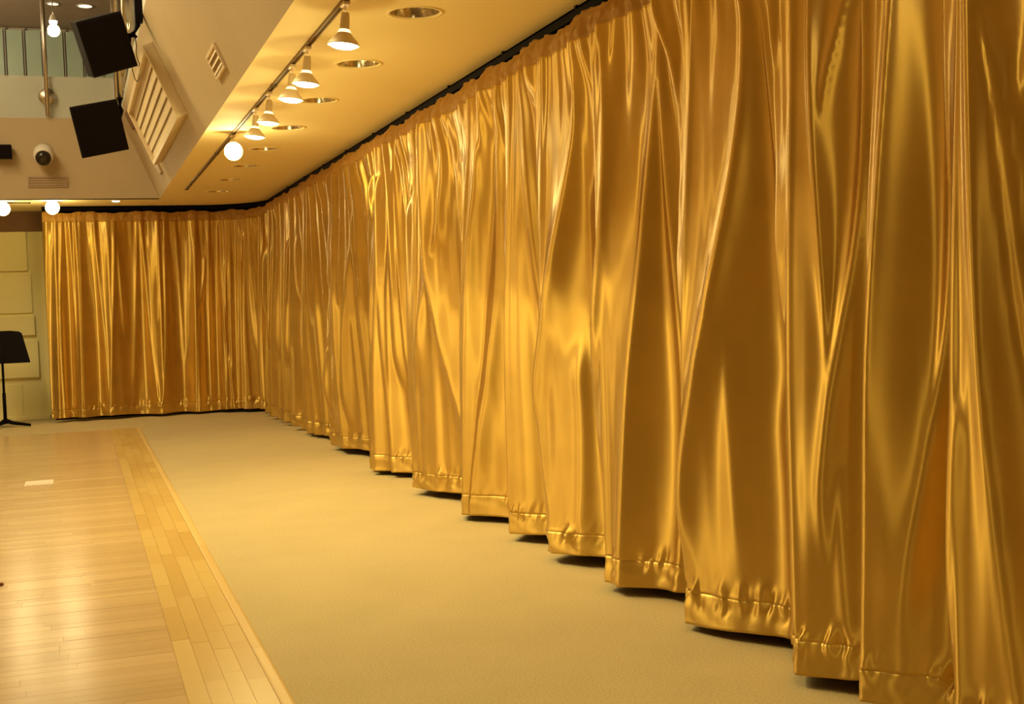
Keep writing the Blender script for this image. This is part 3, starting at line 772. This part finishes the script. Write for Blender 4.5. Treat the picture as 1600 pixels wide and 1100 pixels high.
# loudspeakers
def speaker(center, w_, h_, d_, roll, yaw, pitch, label):
    """a trapezoid cabinet, grille in front, hung from a yoke"""
    root = thing('loudspeaker', label, 'loudspeaker', center, (R(pitch), R(roll), R(yaw)), 'black loudspeakers hung at the gallery edge')
    bm = bmesh.new(); f = [(-w_/2, -d_/2), (w_/2, -d_/2), (w_*.36, d_/2), (-w_*.36, d_/2)]
    a = [bm.verts.new((x, y, -h_/2)) for x, y in f]; b = [bm.verts.new((x, y, h_/2)) for x, y in f]
    bm.faces.new(list(reversed(a))); bm.faces.new(b)
    for i in range(4): bm.faces.new((a[i], a[(i+1) % 4], b[(i+1) % 4], b[i]))
    bmesh.ops.recalc_face_normals(bm, faces=bm.faces)
    bmesh.ops.bevel(bm, geom=bm.edges[:], offset=.008, segments=2, affect='EDGES', profile=.5)
    cab = obj('cabinet', bm, m_spk, root)
    gr = obj('grille', boxm((-w_/2+.018, -d_/2-.014, -h_/2+.018), (w_/2-.018, -d_/2+.002, h_/2-.018), .005), m_grille, root)
    return root
def keep(o, root):
    M = Matrix.LocRotScale(root.location, root.rotation_euler, None); o.parent = root; o.matrix_parent_inverse = M.inverted(); return o
p1 = at(158, 70, 'y', 11.7)
sp1 = speaker(p1, .42, .49, .34, -19, 14, 10, 'upper black loudspeaker tilted on a yoke, cable behind it')
q = [at(x, y, 'y', 11.75) for x, y in ((215, 4), (215, 40), (211, 49), (203, 54), (196, 54))]
arm = keep(obj('bracket_arm', tube(q, [.024, .024, .012, .010, .010], 8), m_blk), sp1)
q2 = at(201, 58, 'y', 11.75); keep(obj('clamp', boxm(q2-Vector((.04, .03, .05)), q2+Vector((.02, .03, .03)), .006), m_blk), sp1)
keep(obj('wall_plate', boxm((q[0].x-.03, 11.70, q[0].z-.18), (XL2+.0, 11.80, q[0].z+.12), .004), m_blk), sp1)
p2 = at(152, 201, 'y', 13.0)
sp2 = speaker(p2, .46, .50, .36, -12, 4, 8, 'lower black loudspeaker tilted on the hanging pole')
pl = thing('speaker_pole', 'slim steel pole hanging down to the lower loudspeaker', 'pole')
q = at(187, 155, 'y', 13.0)
obj('pole', tube([(q.x, 13.0, q.z+.01), (q.x, 13.0, ZT)], .020, 12), m_metal, pl)
qq = [at(x, y, 'y', 13.0) for x, y in ((187, 153), (188, 172), (184, 190))]
keep(obj('bracket', tube(qq, [.036, .034, .03], 10), m_blk), sp2)
# small black loudspeaker at the left edge
pa = at(-12, 248, 'y', YB-.1); pb = at(18, 227, 'y', YB-.1)
s3 = thing('wall_speaker', 'small black box speaker on the far plaster face, cut by the left edge', 'loudspeaker', ((pa.x+pb.x)/2, YB-.1, (pa.z+pb.z)/2))
ww, hh = (pb.x-pa.x)/2, (pb.z-pa.z)/2
obj('cabinet', boxm((-ww, -.09, -hh), (ww, .06, hh), .008), m_spk, s3); obj('grille', boxm((-ww+.015, -.1, -hh+.015), (ww-.015, -.088, hh-.015), .003), m_grille, s3)
obj('mount', boxm((-.03, .06, -.03), (.03, .1, .03)), m_blk, s3)
# hook with cable
def onS(px, py, off=.02):
    yy, ss = on_slope(px, py); return Vector((XS, 0, H))+e_y*yy+e_s*ss+e_n*off
hk = thing('cable_hook', 'small black cable clamp on the sloping soffit with a wire hanging from it', 'hook')
obj('clamp', tube([onS(224, 51, .16), onS(227, 46, .17), onS(231, 47, .17), onS(236, 43, .17), onS(237, 48, .15)], [.012, .018, .014, .022, .014], 8), m_blk, hk)
w1 = [onS(x, y, .16) for x, y in ((237, 48), (239, 62), (238, 75), (240, 84), (243, 90), (241, 95))]
c_ = obj('wire', tube(w1, .005, 6), m_cable, hk); c_['label'] = 'thin brown wire'
cb_ = thing('cable', 'thin drooping cable from the upper loudspeaker to the soffit', 'cable')
A_ = at(205, 100, 'y', 11.9); B_ = onS(245, 107, .17)
pts = []
for k in range(13):
    t = k/12; p = A_.lerp(B_, t); p.z -= .12*math.sin(math.pi*t)*(1-.2*t); pts.append(p)
obj('wire', tube(pts, .005, 6), m_cable, cb_)

# ------------------------------------------------------------------ gallery balustrades
def post(root, x, y, z0, z1, face):
    p = obj('post', tube([(x, y, z0), (x, y, z1)], .028, 14), m_metal, root)
    fx, fy = face
    for zz in (z0+.28,):
        q = Vector((x, y, zz)); M_ = Matrix.Translation(q+Vector((fx*.02, fy*.02, 0))) @ Vector((fx, fy, 0)).to_track_quat('Z', 'Y').to_matrix().to_4x4()
        obj('standoff_disc', lathe([(.0005, -.012), (.105, -.012), (.11, 0), (.105, .018), (.0005, .018)], 28, M=M_), m_metal, p)
px_, pz_ = at(70, 100, 'y', YB-.02), at(75, 183, 'y', YB-.02)
bl = thing('balustrade', 'far gallery glass balustrade with a steel post on round discs', 'balustrade')
xp = pz_.x
for x in (xp, xp-1.9, xp-3.3): post(bl, x, YB-.03, pz_.z, 6.2, (0, 1))
for a, b in ((xp-3.25, xp-1.95), (xp-1.85, xp-.05), (xp+.05, XL2-.06)):
    obj('glass_pane', boxm((a, YB+.005, ZL2+.02), (b, YB+.017, 6.1)), m_glass, bl)
bs = thing('balustrade', 'side gallery glass balustrade seen end-on beside the loudspeakers', 'balustrade')
for y in (17.4, 15.9, 13.9): post(bs, XL2-.05, y, ZL2+.03, 6.2, (1, 0))
for a, b in ((16.0, 17.35), (14.0, 15.85), (11.9, 13.85)):
    obj('glass_pane', boxm((XL2-.03, a, ZL2+.03), (XL2-.018, b, 6.1)), m_glass, bs)

# gallery back wall: greenish panels between thin mullions
gw = thing('glazed_partition', 'greenish glazed partition at the back of the upper gallery', 'partition', (0, YG, ZG))
mx_ = [at(x, 60, 'y', YG).x for x in (-210, -180, -150, -120, -90, -60, -24, 7, 37, 66, 100, 130, 160, 190)]
ztop = ZGC-.02-ZG
for a, b in zip(mx_, mx_[1:]):
    obj('panel', boxm((a+.03, .02, .9), (b-.03, .05, ztop-.04)), m_green, gw)
    obj('panel', boxm((a+.03, .02, .05), (b-.03, .05, .84)), m_green, gw)
for x in mx_: obj('mullion', boxm((x-.012, 0, 0), (x+.012, .06, ztop)), m_mull, gw)
obj('rail', boxm((mx_[0], 0, .84), (mx_[-1], .07, .90)), m_mull, gw)
# gallery lamps
k = 0
for (px, py, r_, lab) in ((83, 6.5, .09, 'small lit round downlight in the gallery ceiling, left of the pair'), (133, 10, .12, 'lit round downlight in the gallery ceiling, right one above the loudspeaker')):
    p = at(px, py, 'z', ZGC-.01)
    o = thing('downlight', lab, 'downlight', (p.x, p.y, ZGC), group='lit downlights in the gallery ceiling')
    obj('trim_ring', lathe([(r_+.03, 0), (r_+.02, -.012), (r_, -.012)], 24), m_white, o)
    obj('diffuser', lathe([(r_, -.010), (r_*.5, -.018), (.0005, -.02)], 24), m_down, o)
p = at(83, 33, 'y', 19.6)
o = thing('spot_lamp', 'bright white spot lamp hanging in the upper gallery right of the steel post', 'lamp', (p.x, p.y, p.z))
obj('stem', tube([(0, 0, .09), (0, 0, ZGC-p.z)], .008), m_mull, o)
sh = obj('bell_shade', lathe([(.015, .10), (.035, .08), (.055, .02), (.06, .0)], 24), m_white_pl, o)
obj('bulb', lathe([(.056, .002), (.058, -.018), (.043, -.05), (.02, -.063), (.0005, -.066)], 24), m_bulb_aim, sh)
lamp('gallery_spot', 'SPOT', p+Vector((0, -.05, -.15)), 95, HALL, (-.3, 6.0, 0), spot_size=R(60), spot_blend=1., shadow_soft_size=.09)
# its twin, just outside the picture to the left
p = at(8, -70, 'y', 17.0)
o = thing('spot_lamp', 'bright spot lamp over the well, outside the picture at upper left', 'lamp', tuple(p))
obj('stem', tube([(0, 0, .09), (0, 0, ZT-p.z)], .008), m_mull, o)
sh = obj('bell_shade', lathe([(.02, .10), (.05, .08), (.085, .02), (.09, .0)], 24), m_white_pl, o)
obj('bulb', lathe([(.084, .004), (.088, -.03), (.065, -.075), (.03, -.095), (.0005, -.10)], 24), m_bulb_aim, sh)
lamp('unseen_hall_spot', 'SPOT', p+Vector((0, -.05, -.15)), 95, HALL, (-.4, 6.0, 0), spot_size=R(60), spot_blend=1., shadow_soft_size=.09)

# ------------------------------------------------------------------ music stand
b0 = at(9, 668, 'z', 0); yS = b0.y
ms = thing('music_stand', 'black music stand with a solid desk in front of the panelled door', 'music stand', (b0.x, yS, 0))
tp = at(4, 570, 'y', yS)
obj('column', tube([(0, 0, .05), (0, 0, tp.z*.55)], .024, 12), m_blk, ms)
obj('inner_column', tube([(0, 0, tp.z*.55-.02), (tp.x-b0.x, 0, tp.z+.12)], .017, 12), m_blk, ms)
for a in (-12, 108, 228):
    c_, s_ = math.cos(R(a)), math.sin(R(a))
    obj('leg', tube([(0, 0, .10), (c_*.10, s_*.10, .06), (c_*.34, s_*.34, .020)], [.034, .026, .018], 8), m_blk, ms)
zt, zb = at(20, 518, 'y', yS).z, at(20, 566, 'y', yS).z; cx_ = at(4, 540, 'y', yS).x-b0.x
ht = at(33, 540, 'y', yS).x-at(4, 540, 'y', yS).x; hb = at(46, 540, 'y', yS).x-at(4, 540, 'y', yS).x
bm = bmesh.new()
out = [(-hb, zb), (hb, zb), (hb-.012, zb+.05), (ht+.01, zt-.03), (ht-.03, zt-.004), (ht*.4, zt+.012), (-ht*.4, zt+.012), (-ht+.03, zt-.004), (-ht-.01, zt-.03), (-hb+.012, zb+.05)]
def dy(z): return (z-zb)*.45
a = [bm.verts.new((cx_+x, dy(z)-.005, z)) for x, z in out]; b = [bm.verts.new((cx_+x, dy(z)+.005, z)) for x, z in out]
bm.faces.new(a); bm.faces.new(list(reversed(b)))
for i in range(len(out)): bm.faces.new((a[i], b[i], b[(i+1) % len(out)], a[(i+1) % len(out)]))
bmesh.ops.recalc_face_normals(bm, faces=bm.faces); obj('desk', bm, m_blk, ms)
obj('ledge', boxm((cx_-hb, -.07, zb-.012), (cx_+hb, .006, zb), .003), m_blk, ms)

# floor socket and scrap
pa = at(38, 760, 'z', ZW); pb = at(84, 752, 'z', ZW)
fs = thing('floor_socket', 'small steel socket cover set in the maple floor', 'floor socket', ((pa.x+pb.x)/2, (pa.y+pb.y)/2, ZW))
ww = (pb.x-pa.x)/2; obj('cover', boxm((-ww, -.17, -.004), (ww, .17, .010), .002), m_plate, fs)
obj('lid', boxm((-ww+.02, -.14, .010), (ww-.02, .14, .014), .001), m_plate, fs)
p = at(1, 915, 'z', ZW)
bm = bmesh.new(); bmesh.ops.create_icosphere(bm, subdivisions=3, radius=1)
for v_ in bm.verts:
    k = 1+.35*noise.noise(v_.co*1.7); v_.co = Vector((v_.co.x*.024*k, v_.co.y*.020*k, max(-.3, v_.co.z)*.014*k+.004))
for f_ in bm.faces: f_.smooth = True
o = obj('wood_scrap', bm, m_scrap, None, (p.x-.004, p.y, ZW)); tag(o, 'small reddish-brown scrap lying on the maple floor at the left edge', 'scrap')
